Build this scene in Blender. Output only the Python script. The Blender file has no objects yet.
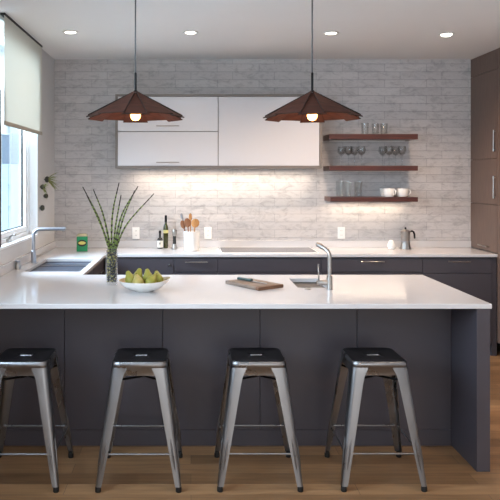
import bpy, bmesh, math, random
from mathutils import Vector, Matrix, Euler
random.seed(7)
PI = math.pi
F = 655.0          # focal length in pixels of a 500 px frame
CX, CY, H = 191.0, 177.0, 1.603
COL = bpy.context.scene.collection

def P(px, py, s):                      # photo reading at scale s (px per metre) -> world point
    return Vector(((px-CX)/s, F/s, H-(py-CY)/s))
def onz(px, py, z):                    # photo reading lying at height z
    s = (py-CY)/(H-z)
    return Vector(((px-CX)/s, F/s, z))

# ------------------------------------------------------------------ materials
def newmat(name):
    m = bpy.data.materials.new(name); m.use_nodes = True
    nt = m.node_tree
    return m, nt, nt.nodes['Principled BSDF']
def lin(c):
    return tuple(((v/255)/12.92 if v/255 <= .04045 else ((v/255+.055)/1.055)**2.4) for v in c)+(1,)
def mat(name, rgb, rough=.5, metal=0, noise=0, nscale=20, bump=0, coat=0, stretch=(1,1,1), trans=0, ior=1.45, rvar=0, spec=.5):
    m, nt, b = newmat(name)
    b.inputs['Base Color'].default_value = lin(rgb)
    b.inputs['Roughness'].default_value = rough
    b.inputs['Metallic'].default_value = metal
    b.inputs['Coat Weight'].default_value = coat
    b.inputs['Transmission Weight'].default_value = trans
    b.inputs['IOR'].default_value = ior
    b.inputs['Specular IOR Level'].default_value = spec
    tc = nt.nodes.new('ShaderNodeTexCoord'); mp = nt.nodes.new('ShaderNodeMapping')
    mp.inputs['Scale'].default_value = stretch
    nz = nt.nodes.new('ShaderNodeTexNoise'); nz.inputs['Scale'].default_value = nscale; nz.inputs['Detail'].default_value = 5
    nt.links.new(tc.outputs['Object'], mp.inputs['Vector']); nt.links.new(mp.outputs[0], nz.inputs['Vector'])
    if noise:
        mx = nt.nodes.new('ShaderNodeMix'); mx.data_type = 'RGBA'
        c = lin(rgb)
        mx.inputs[6].default_value = tuple(v*(1-noise) for v in c[:3])+(1,)
        mx.inputs[7].default_value = tuple(min(1, v*(1+noise)) for v in c[:3])+(1,)
        nt.links.new(nz.outputs['Fac'], mx.inputs[0]); nt.links.new(mx.outputs[2], b.inputs['Base Color'])
    if rvar:
        mr = nt.nodes.new('ShaderNodeMapRange'); mr.inputs[3].default_value = rough-rvar; mr.inputs[4].default_value = rough+rvar
        mr.inputs[1].default_value = .3; mr.inputs[2].default_value = .7
        nt.links.new(nz.outputs['Fac'], mr.inputs[0]); nt.links.new(mr.outputs[0], b.inputs['Roughness'])
    if bump:
        bp = nt.nodes.new('ShaderNodeBump'); bp.inputs['Strength'].default_value = bump; bp.inputs['Distance'].default_value = .01
        nt.links.new(nz.outputs['Fac'], bp.inputs['Height']); nt.links.new(bp.outputs[0], b.inputs['Normal'])
    return m
def emit(name, rgb, strength):
    m, nt, b = newmat(name)
    b.inputs['Base Color'].default_value = lin(rgb)
    b.inputs['Emission Color'].default_value = lin(rgb); b.inputs['Emission Strength'].default_value = strength
    return m
def wood(name, dark, light, axis='x', scale=6, rough=.4, spec=.5):
    m, nt, b = newmat(name)
    tc = nt.nodes.new('ShaderNodeTexCoord'); mp = nt.nodes.new('ShaderNodeMapping')
    st = {'x': (.08,1,1), 'y': (1,.08,1), 'z': (1,1,.08)}[axis]
    mp.inputs['Scale'].default_value = st
    nz = nt.nodes.new('ShaderNodeTexNoise'); nz.inputs['Scale'].default_value = scale*10; nz.inputs['Detail'].default_value = 8
    cr = nt.nodes.new('ShaderNodeValToRGB')
    cr.color_ramp.elements[0].position = .3; cr.color_ramp.elements[0].color = lin(dark)
    cr.color_ramp.elements[1].position = .7; cr.color_ramp.elements[1].color = lin(light)
    nt.links.new(tc.outputs['Object'], mp.inputs[0]); nt.links.new(mp.outputs[0], nz.inputs['Vector'])
    nt.links.new(nz.outputs['Fac'], cr.inputs[0]); nt.links.new(cr.outputs[0], b.inputs['Base Color'])
    b.inputs['Roughness'].default_value = rough
    b.inputs['Specular IOR Level'].default_value = spec
    return m
def brick_mat():
    m, nt, b = newmat('stone_brick')
    N = nt.nodes.new; L = nt.links.new
    tc = N('ShaderNodeTexCoord'); sp = N('ShaderNodeSeparateXYZ'); cb = N('ShaderNodeCombineXYZ')
    L(tc.outputs['Object'], sp.inputs[0]); L(sp.outputs[0], cb.inputs[0]); L(sp.outputs[2], cb.inputs[1])
    br = N('ShaderNodeTexBrick'); br.offset = .37; br.squash = 1
    br.inputs['Scale'].default_value = 1; br.inputs['Brick Width'].default_value = .41; br.inputs['Row Height'].default_value = .0775
    br.inputs['Mortar Size'].default_value = .0022; br.inputs['Mortar Smooth'].default_value = .4
    br.inputs['Color1'].default_value = lin((198,194,193)); br.inputs['Color2'].default_value = lin((188,184,184)); br.inputs['Mortar'].default_value = lin((160,158,160))
    L(cb.outputs[0], br.inputs['Vector'])
    mp = N('ShaderNodeMapping'); mp.inputs['Scale'].default_value = (1,1,2.2); L(tc.outputs['Object'], mp.inputs[0])
    nz = N('ShaderNodeTexNoise'); nz.inputs['Scale'].default_value = 9; nz.inputs['Detail'].default_value = 9; nz.inputs['Roughness'].default_value = .7
    nz.inputs['Distortion'].default_value = .8
    L(mp.outputs[0], nz.inputs['Vector'])
    cr = N('ShaderNodeValToRGB'); e = cr.color_ramp.elements
    e[0].position = .34; e[0].color = (.62,.62,.63,1); e[1].position = .52; e[1].color = (1,1,1,1)
    L(nz.outputs['Fac'], cr.inputs[0])
    mx = N('ShaderNodeMix'); mx.data_type = 'RGBA'; mx.blend_type = 'MULTIPLY'; mx.inputs[0].default_value = .75
    L(br.outputs['Color'], mx.inputs[6]); L(cr.outputs[0], mx.inputs[7]); L(mx.outputs[2], b.inputs['Base Color'])
    # pits and chipped edges
    n2 = N('ShaderNodeTexNoise'); n2.inputs['Scale'].default_value = 38; n2.inputs['Detail'].default_value = 6; L(mp.outputs[0], n2.inputs['Vector'])
    md = N('ShaderNodeMath'); md.operation = 'MULTIPLY_ADD'; md.inputs[1].default_value = -1.6
    L(br.outputs['Fac'], md.inputs[0]); L(n2.outputs['Fac'], md.inputs[2])
    bp = N('ShaderNodeBump'); bp.inputs['Strength'].default_value = .55; bp.inputs['Distance'].default_value = .006
    L(md.outputs[0], bp.inputs['Height']); L(bp.outputs[0], b.inputs['Normal'])
    b.inputs['Roughness'].default_value = .55
    return m
def floor_mat():
    m, nt, b = newmat('oak_floor')
    N = nt.nodes.new; L = nt.links.new
    tc = N('ShaderNodeTexCoord')
    br = N('ShaderNodeTexBrick'); br.offset = .43
    br.inputs['Scale'].default_value = 1; br.inputs['Brick Width'].default_value = 1.5; br.inputs['Row Height'].default_value = .118
    br.inputs['Mortar Size'].default_value = .0014; br.inputs['Mortar Smooth'].default_value = .2
    br.inputs['Color1'].default_value = lin((166,130,94)); br.inputs['Color2'].default_value = lin((112,83,56)); br.inputs['Mortar'].default_value = lin((90,70,54))
    L(tc.outputs['Object'], br.inputs['Vector'])
    mp = N('ShaderNodeMapping'); mp.inputs['Scale'].default_value = (1.2,14,1); L(tc.outputs['Object'], mp.inputs[0])
    nz = N('ShaderNodeTexNoise'); nz.inputs['Scale'].default_value = 2.5; nz.inputs['Detail'].default_value = 8; nz.inputs['Distortion'].default_value = .6
    L(mp.outputs[0], nz.inputs['Vector'])
    cr = N('ShaderNodeValToRGB'); e = cr.color_ramp.elements
    e[0].position = .3; e[0].color = (.72,.69,.66,1); e[1].position = .68; e[1].color = (1.1,1.08,1.05,1)
    L(nz.outputs['Fac'], cr.inputs[0])
    mx = N('ShaderNodeMix'); mx.data_type = 'RGBA'; mx.blend_type = 'MULTIPLY'; mx.inputs[0].default_value = .9
    L(br.outputs['Color'], mx.inputs[6]); L(cr.outputs[0], mx.inputs[7]); L(mx.outputs[2], b.inputs['Base Color'])
    bp = N('ShaderNodeBump'); bp.inputs['Strength'].default_value = .25; bp.inputs['Distance'].default_value = .003; bp.invert = True
    L(br.outputs['Fac'], bp.inputs['Height']); L(bp.outputs[0], b.inputs['Normal'])
    b.inputs['Roughness'].default_value = .38
    return m
def pane_mat(name, tint=(.95,.98,1,1)):
    m = bpy.data.materials.new(name); m.use_nodes = True; nt = m.node_tree; nt.nodes.clear()
    o = nt.nodes.new('ShaderNodeOutputMaterial'); t = nt.nodes.new('ShaderNodeBsdfTransparent'); g = nt.nodes.new('ShaderNodeBsdfGlossy')
    f = nt.nodes.new('ShaderNodeLayerWeight'); pw = nt.nodes.new('ShaderNodeMath'); pw.operation = 'POWER'; pw.inputs[1].default_value = 5; mx = nt.nodes.new('ShaderNodeMixShader')
    t.inputs[0].default_value = tint; g.inputs['Roughness'].default_value = .02; f.inputs[0].default_value = .5
    nt.links.new(f.outputs['Facing'], pw.inputs[0]); nt.links.new(pw.outputs[0], mx.inputs[0]); nt.links.new(t.outputs[0], mx.inputs[1]); nt.links.new(g.outputs[0], mx.inputs[2]); nt.links.new(mx.outputs[0], o.inputs[0])
    return m

def glassware():
    m = bpy.data.materials.new('thin_clear_glass'); m.use_nodes = True; nt = m.node_tree; nt.nodes.clear(); N = nt.nodes.new; L = nt.links.new
    o = N('ShaderNodeOutputMaterial'); t = N('ShaderNodeBsdfTransparent'); g = N('ShaderNodeBsdfGlossy'); lw = N('ShaderNodeLayerWeight'); mx = N('ShaderNodeMixShader')
    lw.inputs[0].default_value = .22; g.inputs['Roughness'].default_value = .05; g.inputs[0].default_value = (.9,.92,.93,1); t.inputs[0].default_value = (.95,.96,.96,1)
    mr = N('ShaderNodeMapRange'); mr.inputs[3].default_value = .03; mr.inputs[4].default_value = .5
    L(lw.outputs['Facing'], mr.inputs[0]); L(mr.outputs[0], mx.inputs[0]); L(t.outputs[0], mx.inputs[1]); L(g.outputs[0], mx.inputs[2]); L(mx.outputs[0], o.inputs[0])
    return m
def fabric_mat():
    m, nt, b = newmat('roller_fabric')
    b.inputs['Base Color'].default_value = lin((216,213,204)); b.inputs['Roughness'].default_value = .9
    N = nt.nodes.new; L = nt.links.new
    tr = N('ShaderNodeBsdfTranslucent'); tr.inputs[0].default_value = lin((216,213,204)); mx = N('ShaderNodeMixShader'); mx.inputs[0].default_value = .3
    wv = N('ShaderNodeTexNoise'); wv.inputs['Scale'].default_value = 300; bp = N('ShaderNodeBump'); bp.inputs['Strength'].default_value = .06
    L(wv.outputs['Fac'], bp.inputs['Height']); L(bp.outputs[0], b.inputs['Normal'])
    out = nt.nodes['Material Output']; L(b.outputs[0], mx.inputs[1]); L(tr.outputs[0], mx.inputs[2]); L(mx.outputs[0], out.inputs[0])
    return m
M = dict(
 brick=brick_mat(), floor=floor_mat(),
 paint=mat('wall_paint', (205,203,202), .75, noise=.02),
 ceiling=mat('ceiling_paint', (238,236,234), .85, noise=.015, nscale=4),
 white=mat('white_trim', (236,238,240), .4),
 quartz=mat('white_quartz', (204,202,203), .12, noise=.03, nscale=5),
 char=mat('charcoal_lacquer', (69,65,71), .38, noise=.03, nscale=6),
 chard=mat('charcoal_carcass', (50,48,53), .5, noise=.05),
 toe=mat('toe_kick_black', (22,21,22), .6, noise=.1),
 taupe=wood('taupe_veneer', (94,75,65), (110,89,78), 'z', 8, .42),
 doorw=mat('white_gloss_door', (208,206,209), .28, noise=.01),
 frame=mat('grey_brown_frame', (122,114,108), .45, noise=.05),
 steel=mat('brushed_steel', (166,162,158), .28, 1, noise=.08, nscale=60, stretch=(1,1,.1)),
 steelb=mat('brushed_steel_sink', (98,92,87), .5, .6, noise=.06, nscale=60),
 graphite=mat('grey_sink_composite', (66,73,86), .42, .1, noise=.06, nscale=60),
 chrome=mat('satin_chrome', (165,168,176), .28, .85, noise=.02),
 gun=mat('raw_gunmetal_steel', (132,132,134), .33, 1, noise=.3, nscale=11, rvar=.12, bump=.03, stretch=(1,1,.45)),
 gund=mat('gunmetal_dark_reflection', (58,59,64), .32, .9, noise=.06, nscale=14, rvar=.02),  # same gunmetal, darkened to carry the island's dark reflection on the seat top
 rubber=mat('black_rubber', (20,20,21), .6, noise=.1),
 walnut=wood('walnut_veneer_shade', (58,31,23), (88,51,39), 'x', 5, .65, .2),
 walnuts=wood('walnut_shelf', (58,25,18), (86,42,32), 'x', 5, .32),
 pedge=mat('dark_panel_edge', (30,18,14), .6, noise=.1),
 black=mat('black_metal', (30,30,32), .35, .6, noise=.05),
 cord=mat('grey_cord', (96,96,98), .6, noise=.05),
 shade=fabric_mat(),
 hem=mat('hem_fabric', (172,164,150), .8, noise=.04, nscale=100),
 pane=pane_mat('window_pane'),
 glass=glassware(),
 ceramic=mat('white_ceramic', (236,234,230), .2, noise=.01),
 tan=mat('tan_glaze', (176,150,104), .35, noise=.15, nscale=30),
 pear=mat('pear_skin', (142,140,56), .42, noise=.22, nscale=38, bump=.05),
 pearl=mat('yellow_pear_skin', (170,156,88), .42, noise=.2, nscale=30, bump=.05),
 stemb=mat('brown_stem', (70,48,28), .7, noise=.2),
 stemg=mat('green_reed', (106,126,62), .5, noise=.2, nscale=60),
 stemd=mat('dark_reed_node', (46,40,36), .6, noise=.2),
 pebd=mat('dark_pebble', (38,42,50), .35, noise=.3, nscale=60),
 pebl=mat('pale_pebble', (176,170,96), .4, noise=.3, nscale=60),
 gtin=mat('green_tin', (22,132,80), .35, noise=.12, nscale=40),
 gold=mat('gold_print', (214,196,104), .35, .3, noise=.15),
 lidm=mat('tin_lid', (170,160,130), .35, .6, noise=.1),
 oil=mat('dark_oil_glass', (30,26,22), .12, noise=.1, coat=.5),
 wineg=mat('olive_bottle_glass', (58,62,22), .1, noise=.15, coat=.6),
 label=mat('paper_label', (226,224,216), .7, noise=.03),
 labely=mat('cream_label', (206,196,130), .7, noise=.05),
 spoon1=wood('beech_spoon', (176,120,66), (206,150,92), 'z', 8, .55),
 spoon2=wood('dark_spoon', (124,78,50), (156,104,70), 'z', 8, .55),
 board=wood('cutting_board_wood', (100,84,72), (142,122,106), 'x', 6, .55),
 boarde=wood('cutting_board_end_grain', (84,58,42), (132,94,68), 'y', 8, .6),
 teal=mat('teal_knife_handle', (40,62,60), .4, noise=.2),
 cook=mat('black_cooktop_glass', (70,60,55), .1, noise=.02),
 plate=mat('white_plastic', (238,236,232), .4),
 slot=mat('dark_slot', (40,38,36), .6, noise=.05),
 leaf=mat('air_plant_leaf', (122,128,72), .6, noise=.3, nscale=40),
 pod=mat('dark_metal_pod', (66,66,58), .4, .4, noise=.4, nscale=80),
 bulb=emit('warm_bulb', (255,186,104), 7),
 down=emit('downlight_lens', (255,244,228), 9),
 ledm=emit('led_strip', (255,222,180), 4),
 siding=mat('neighbour_siding', (216,220,222), .8, noise=.03),
 nwin=mat('neighbour_window_glass', (160,176,196), .3, noise=.2, nscale=3),
 fence=mat('pale_fence', (214,232,240), .7, noise=.03),
 ground=mat('pale_concrete', (190,192,190), .9, noise=.1, nscale=2),
 brownp=mat('dark_brown_post', (62,44,40), .6, noise=.1),
)

# ------------------------------------------------------------------ mesh helpers
class MB:
    def __init__(s): s.bm = bmesh.new(); s.mi = 0
    def _tag(s, fs):
        for f in fs: f.material_index = s.mi
    def box(s, x0, x1, y0, y1, z0, z1, bev=0, rot=None):
        r = bmesh.ops.create_cube(s.bm, size=1)
        vs = r['verts']
        c = Vector(((x0+x1)/2, (y0+y1)/2, (z0+z1)/2))
        bmesh.ops.scale(s.bm, vec=(abs(x1-x0), abs(y1-y0), abs(z1-z0)), verts=vs)
        if rot: bmesh.ops.rotate(s.bm, cent=(0,0,0), matrix=rot, verts=vs)
        bmesh.ops.translate(s.bm, vec=c, verts=vs)
        fs = {f for v in vs for f in v.link_faces}; s._tag(fs)
        if bev:
            es = {e for v in vs for e in v.link_edges}
            r = bmesh.ops.bevel(s.bm, geom=list(es), offset=bev, segments=2, affect='EDGES', profile=.5)
            s._tag(r['faces'])
        return s
    def _loft(s, rings, close=True, caps=(True, True), smooth=True):
        vr = [[s.bm.verts.new(p) for p in r] for r in rings]
        n = len(vr[0]); fs = []
        for a, b in zip(vr, vr[1:]):
            for i in range(n if close else n-1):
                j = (i+1) % n
                f = s.bm.faces.new((a[i], a[j], b[j], b[i])); f.smooth = smooth; fs.append(f)
        if close:
            if caps[0] and n > 2: fs.append(s.bm.faces.new(list(reversed(vr[0]))))
            if caps[1] and n > 2: fs.append(s.bm.faces.new(vr[-1]))
        s._tag(fs); return fs
    def loft(s, *a, **k): s._loft(*a, **k); return s
    def lathe(s, prof, c=(0,0,0), n=28, sx=1, sy=1, caps=(True, True), mtx=None, smooth=True):
        rings = []
        for r, z in prof:
            ring = []
            for i in range(n):
                a = 2*PI*i/n
                p = Vector((r*math.cos(a)*sx, r*math.sin(a)*sy, z))
                if mtx: p = mtx @ p
                ring.append(p+Vector(c))
            rings.append(ring)
        return s.loft(rings, caps=caps, smooth=smooth)
    def tube(s, pts, r, n=10, alt=None, cap=True):
        pts = [Vector(p) for p in pts]; k = len(pts)
        rr = r if isinstance(r, (list, tuple)) else [r]*k
        up = None; rings = []
        for i, p in enumerate(pts):
            t = (pts[min(i+1, k-1)]-pts[max(i-1, 0)]).normalized()
            if up is None:
                up = Vector((0,0,1)) if abs(t.z) < .9 else Vector((1,0,0))
            u = (up-t*up.dot(t)).normalized(); v = t.cross(u); up = u
            rings.append([p+(u*math.cos(2*PI*j/n)+v*math.sin(2*PI*j/n))*rr[i] for j in range(n)])
        fs = s._loft(rings, caps=(cap, cap))
        if alt:
            for q, f in enumerate(fs[:(k-1)*n]): f.material_index = alt(q//n)
        return s
    def cyl(s, a, b, r, n=20, r2=None):
        return s.tube([a, b], [r, r if r2 is None else r2], n)
    def poly(s, pts, h, d=(0,0,1)):
        d = Vector(d)*h
        a = [s.bm.verts.new(Vector(p)) for p in pts]; b = [s.bm.verts.new(Vector(p)+d) for p in pts]
        n = len(pts); fs = [s.bm.faces.new(list(reversed(a))), s.bm.faces.new(b)]
        for i in range(n): fs.append(s.bm.faces.new((a[i], a[(i+1)%n], b[(i+1)%n], b[i])))
        s._tag(fs); return s
    def sph(s, c, r, sc=(1,1,1), sub=2):
        q = bmesh.ops.create_icosphere(s.bm, subdivisions=sub, radius=r)
        bmesh.ops.scale(s.bm, vec=sc, verts=q['verts']); bmesh.ops.translate(s.bm, vec=c, verts=q['verts'])
        fs = {f for v in q['verts'] for f in v.link_faces}
        for f in fs: f.smooth = True
        s._tag(fs); return s
    def build(s, name, m, parent=None, loc=None):
        bmesh.ops.recalc_face_normals(s.bm, faces=s.bm.faces)
        for e in s.bm.edges:
            if len(e.link_faces) == 2 and e.calc_face_angle(0) > math.radians(38): e.smooth = False
        me = bpy.data.meshes.new(name); s.bm.to_mesh(me); s.bm.free()
        for q in (m if isinstance(m, (list, tuple)) else [m]): me.materials.append(M[q])
        o = bpy.data.objects.new(name, me); COL.objects.link(o)
        if parent: o.parent = parent
        if loc is not None: o.location = loc
        return o
def bevmod(o, w, seg=2):
    b = o.modifiers.new('bevel', 'BEVEL'); b.width = w; b.segments = seg; b.limit_method = 'ANGLE'; b.angle_limit = math.radians(40); return o
def tag(o, label, cat, group=None, kind=None):
    o['label'] = label; o['category'] = cat
    if group: o['group'] = group
    if kind: o['kind'] = kind
    return o
def thing(name, label, cat, loc=(0,0,0), rz=0, group=None):
    o = bpy.data.objects.new(name, None); COL.objects.link(o); o.location = loc; o.rotation_euler = (0,0,rz); o.empty_display_size = .1
    return tag(o, label, cat, group)
def struct(name, mb, m, parent=None):
    o = mb.build(name, m, parent)
    if not parent: o['kind'] = 'structure'
    return o
def dup(root, loc, label, rz=None):
    def cp(o, par):
        c = o.copy(); COL.objects.link(c)
        if par: c.parent = par
        for ch in o.children: cp(ch, c)
        return c
    r = cp(root, None); r.location = loc; r['label'] = label
    if rz is not None: r.rotation_euler = (0,0,rz)
    return r

# ------------------------------------------------------------------ room
XL, XR, YB, YF, ZC = -1.338, 3.45, 6.42, -3.2, 2.755
struct('floor', MB().box(XL-.15, XR+.1, YF-.1, YB+.1, -.06, 0), 'floor')
struct('ceiling', MB().box(XL-.15, XR+.1, YF-.1, YB+.1, ZC, ZC+.08), 'ceiling')
struct('wall_back', MB().box(XL-.15, XR+.1, YB, YB+.1, 0, ZC), 'brick')
struct('wall_right', MB().box(XR, XR+.1, YF, YB, 0, ZC), 'paint')
WY0, WY1, WZ0, WZ1 = 4.46, 5.71, 1.10, 2.715     # visible window opening
VY0, VY1 = .4, 3.1                               # second window, nearer the camera
wl = MB()
wl.box(XL-.15, XL, YF, YB, 0, WZ0).box(XL-.15, XL, YF, YB, WZ1, ZC)
wl.box(XL-.15, XL, WY1, YB, WZ0, WZ1).box(XL-.15, XL, VY1, WY0, WZ0, WZ1).box(XL-.15, XL, YF, VY0, WZ0, WZ1)
struct('wall_left', wl, 'paint')
wf = MB()
wf.box(XL-.15, XR+.1, YF-.1, YF, 0, .3).box(XL-.15, XR+.1, YF-.1, YF, 2.5, ZC)
wf.box(XL-.15, -.7, YF-.1, YF, .3, 2.5).box(2.9, XR+.1, YF-.1, YF, .3, 2.5)
struct('wall_front', wf, 'paint')

def side_window(name, y0, y1, z0, z1, full):
    fx0, fx1 = XL-.14, XL-.07
    w = MB()
    t = .035
    w.box(fx0, fx1, y0, y0+t, z0, z1, .003).box(fx0, fx1, y1-t, y1, z0, z1, .003).box(fx0, fx1, y0, y1, z0, z0+t, .003).box(fx0, fx1, y0, y1, z1-t, z1, .003)
    win = w.build(name, 'white'); win['kind'] = 'structure'
    # reveal lining and sill
    MB().box(XL-.072, XL+.004, y0, y1, z0-.012, z0+.006, .002).build('window_sill', 'white', win)
    MB().box(XL-.072, XL+.001, y1-.007, y1+.0, z0+.007, z1).box(XL-.072, XL+.001, y0, y0+.007, z0+.007, z1).build('window_lining', 'white', win)
    n = 1 if full else 2
    for k in range(n):
        a = y0+t+(y1-y0-2*t)*k/n; b = y0+t+(y1-y0-2*t)*(k+1)/n
        sx0, sx1, q = XL-.125, XL-.083, .045
        sa = MB()
        sa.box(sx0, sx1, a+.003, a+q, z0+t+.003, z1-t-.003, .003).box(sx0, sx1, b-q, b-.003, z0+t+.003, z1-t-.003, .003)
        sa.box(sx0, sx1, a+q, b-q, z0+t+.003, z0+t+q, .003).box(sx0, sx1, a+q, b-q, z1-t-q, z1-t-.003, .003)
        so = sa.build('sash', 'white', win)
        MB().box(XL-.118, XL-.114, a+q-.004, b-q+.004, z0+t+q-.004, z1-t-q+.004).build('glass', 'pane', so)
        sl = MB(); sl.box(XL-.123, XL-.108, b-q-.006, b-q, z0+t+q, z1-t-q).box(XL-.123, XL-.108, a+q, b-q, z0+t+q, z0+t+q+.006)
        sl.build('gasket', 'slot', so)
    return win
w1 = side_window('window_1', WY0, WY1, WZ0, WZ1, True)
w2 = side_window('window_2', VY0, VY1, WZ0, WZ1, False)
# crank handle on the visible window: small folding winder
cy = 5.03
k = MB(); k.box(XL-.086, XL-.05, cy-.04, cy+.04, WZ0+.006, WZ0+.028, .004).cyl((XL-.06, cy, WZ0+.02), (XL-.045, cy, WZ0+.05), .008)
k.tube([(XL-.045, cy, WZ0+.048), (XL-.04, cy+.03, WZ0+.055), (XL-.038, cy+.075, WZ0+.047)], [.006,.0055,.005]).sph((XL-.038, cy+.08, WZ0+.052), .011)
k.build('crank_handle', 'steel', w1)
k = MB(); ly = WY1-.034
k.box(XL-.08, XL-.066, ly-.0, ly+.02, 1.21, 1.30, .003).tube([(XL-.066, ly+.008, 1.25), (XL-.05, ly+.006, 1.27), (XL-.046, ly+.004, 1.32)], .005)
k.build('sash_lock', 'white', w1)
wr = MB()
for (a, b) in ((-.7, .5), (.5, 1.7), (1.7, 2.9)):
    wr.box(a, a+.05, YF-.08, YF-.03, .3, 2.5).box(b-.05, b, YF-.08, YF-.03, .3, 2.5).box(a+.05, b-.05, YF-.08, YF-.03, .3, .35).box(a+.05, b-.05, YF-.08, YF-.03, 2.45, 2.5)
w3 = wr.build('window_3', 'white'); w3['kind'] = 'structure'

# upright brown board at the near side of the window
trim = MB().box(XL-.06, XL-.0, WY0+.01, 4.62, WZ0+.008, 2.22, .003).build('trim_1', 'brownp'); trim['kind'] = 'structure'

# roller shade
sh = thing('roller_shade', 'pale grey roller shade pulled half down over the left wall window', 'window shade', (XL+.03, 5.165, ZC))
MB().box(-.001, .001, -.575, .575, -.765, -.0175).build('shade_fabric', 'shade', sh)
MB().box(-.005, .005, -.575, .575, -.787, -.757, .002).build('hem_bar', 'hem', sh)
MB().box(-.028, .006, -.58, .58, -.017, -.001, .002).build('track', 'slot', sh)

# ------------------------------------------------------------------ outside
gnd = MB().box(-40, XL-.2, -20, 60, -.4, -.3).build('ground_outside', 'ground'); gnd['kind'] = 'structure'
hs = thing('neighbour_house', 'pale clapboard house outside seen through the left window', 'house', (-7, 14, -.3))
q = MB()
for i in range(34): q.box(-9, 4.2, -.012-.0, .02, .2*i, .2*i+.17)
q.box(-9, 4.2, .015, 5, 0, 6.8)
q.build('siding_wall', 'siding', hs)
for wx in (1.9, 2.75, 3.35):
    f = MB(); f.box(wx, wx+.42, -.06, -.01, 2.05, 2.85).build('window', 'white', hs)
    g = MB(); g.box(wx+.04, wx+.2, -.07, -.055, 2.1, 2.8).box(wx+.23, wx+.38, -.07, -.055, 2.1, 2.8)
    g.build('pane', 'nwin', hs.children[-1])
fe = thing('garden_fence', 'pale board fence outside below the neighbouring house', 'fence', (-6, 11, -.3))
q = MB()
for i in range(44): q.box(-3+.18*i, -3+.18*i+.172, 0, .02, 0, 2.12)
q.build('boards', 'fence', fe)

# ------------------------------------------------------------------ countertop (one continuous U)
ZT, TH = .914, .027
XIR, YI0, YI1 = 1.634, 3.554, 4.619
XLF = -.7625; YBF = 5.848; XBR = 2.739
S1 = (-1.222, -.812, 4.775, 5.535)     # left sink x0 x1 y0 y1
S2 = (.667, .865, 4.08, 4.455)
xs = sorted({XL, S1[0], S1[1], XLF, S2[0], S2[1], XIR, XBR})
ys = sorted({YI0, S2[2], S2[3], YI1, S1[2], S1[3], YBF, YB})
def solid(x, y):
    if S1[0] < x < S1[1] and S1[2] < y < S1[3]: return False
    if S2[0] < x < S2[1] and S2[2] < y < S2[3]: return False
    return (y < YI1 and x < XIR) or x < XLF or y > YBF
def slab(xs, ys, solid, z0, z1):
    mb = MB(); bm = mb.bm; V = {}
    def v(i, j, z):
        if (i,j,z) not in V: V[(i,j,z)] = bm.verts.new((xs[i], ys[j], z))
        return V[(i,j,z)]
    S = lambda i, j: 0 <= i < len(xs)-1 and 0 <= j < len(ys)-1 and solid((xs[i]+xs[i+1])/2, (ys[j]+ys[j+1])/2)
    for i in range(len(xs)-1):
        for j in range(len(ys)-1):
            if not S(i,j): continue
            bm.faces.new((v(i,j,z1), v(i+1,j,z1), v(i+1,j+1,z1), v(i,j+1,z1)))
            bm.faces.new((v(i,j,z0), v(i,j+1,z0), v(i+1,j+1,z0), v(i+1,j,z0)))
            for di, dj, a, b in ((-1,0,(i,j),(i,j+1)), (1,0,(i+1,j),(i+1,j+1)), (0,-1,(i,j),(i+1,j)), (0,1,(i,j+1),(i+1,j+1))):
                if not S(i+di, j+dj): bm.faces.new((v(*a,z0), v(*b,z0), v(*b,z1), v(*a,z1)))
    return mb
ct = thing('countertop', 'white quartz worktop wrapping from the island along the window to the back wall', 'countertop', (0,0,0))
o = slab(xs, ys, solid, ZT-TH, ZT).build('slab', 'quartz', ct); bevmod(o, .003)
MB().box(XL+.0005, XBR, YB-.02, YB-.0005, ZT+.0003, ZT+.066, .002).build('upstand', 'quartz', ct)
MB().box(XL+.0005, XL+.02, 3.56, YB-.0205, ZT+.0003, ZT+.066, .002).build('upstand', 'quartz', ct)

# ------------------------------------------------------------------ base cabinets
def bar_handle(mb, a, b, out, r=.0045):
    a, b, out = Vector(a), Vector(b), Vector(out)
    d = (b-a).normalized()
    mb.tube([a+out, b+out], r, 10)
    for p in (a+d*.015, b-d*.015): mb.tube([p, p+out], r*.8, 8)
ZB, ZK = ZT-TH-.004, .105
def xs_of(px): return (px-CX)/112.0
def base_unit(x0, x1, label, fronts, handle=None, knob=None):
    t = thing('base_cabinet', label, 'cabinet', ((x0+x1)/2, 6.14, 0))
    hw = (x1-x0)/2
    MB().box(-hw+.001, hw-.001, -.26, .275, ZK, ZB).build('carcass', 'chard', t)
    MB().box(-hw+.001, hw-.001, -.20, -.185, 0, ZK).build('toe_kick', 'toe', t)
    for (z0, z1, kind, hz) in fronts:
        f = MB().box(-hw+.0018, hw-.0018, -.281, -.2605, z0, z1, .0015).build(kind, 'char', t)
        if hz:
            mb = MB(); bar_handle(mb, (hz[0]-x0-hw, -.281, hz[2]), (hz[1]-x0-hw, -.281, hz[2]), (0,-.028,0)); mb.build('handle', 'steel', f)
        if knob and kind == 'door':
            kx = knob[0]-x0-hw
            MB().lathe([(.005,0),(.006,.014),(.011,.018),(.012,.026),(.009,.031)], mtx=Matrix.Rotation(PI/2, 3, 'X'), c=(kx,-.281,knob[1])).build('knob', 'steel', f)
    return t
dz = .745
def zf(py): return H-(py-CY)/112.0
dr = lambda h: [(.752, ZB-.008, 'drawer', h), (.43, .748, 'drawer', (h[0],h[1],.70) if h else None), (ZK+.004, .426, 'drawer', (h[0],h[1],.375) if h else None)]
base_unit(xs_of(108), xs_of(174), 'charcoal base cabinet with a knob, in the back corner behind the reed vase', [(ZK+.004, ZB-.008, 'door', None)], knob=(xs_of(169.6), zf(265)))
base_unit(xs_of(174), xs_of(218), 'narrow charcoal base cabinet with bar handle, under the utensil crock', dr((xs_of(185), xs_of(208), zf(262))))
base_unit(xs_of(218), xs_of(321.5), 'wide charcoal base cabinet without handles, under the cooktop', [(.752, ZB-.008, 'panel', None), (ZK+.004, .748, 'panel', None)])
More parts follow.
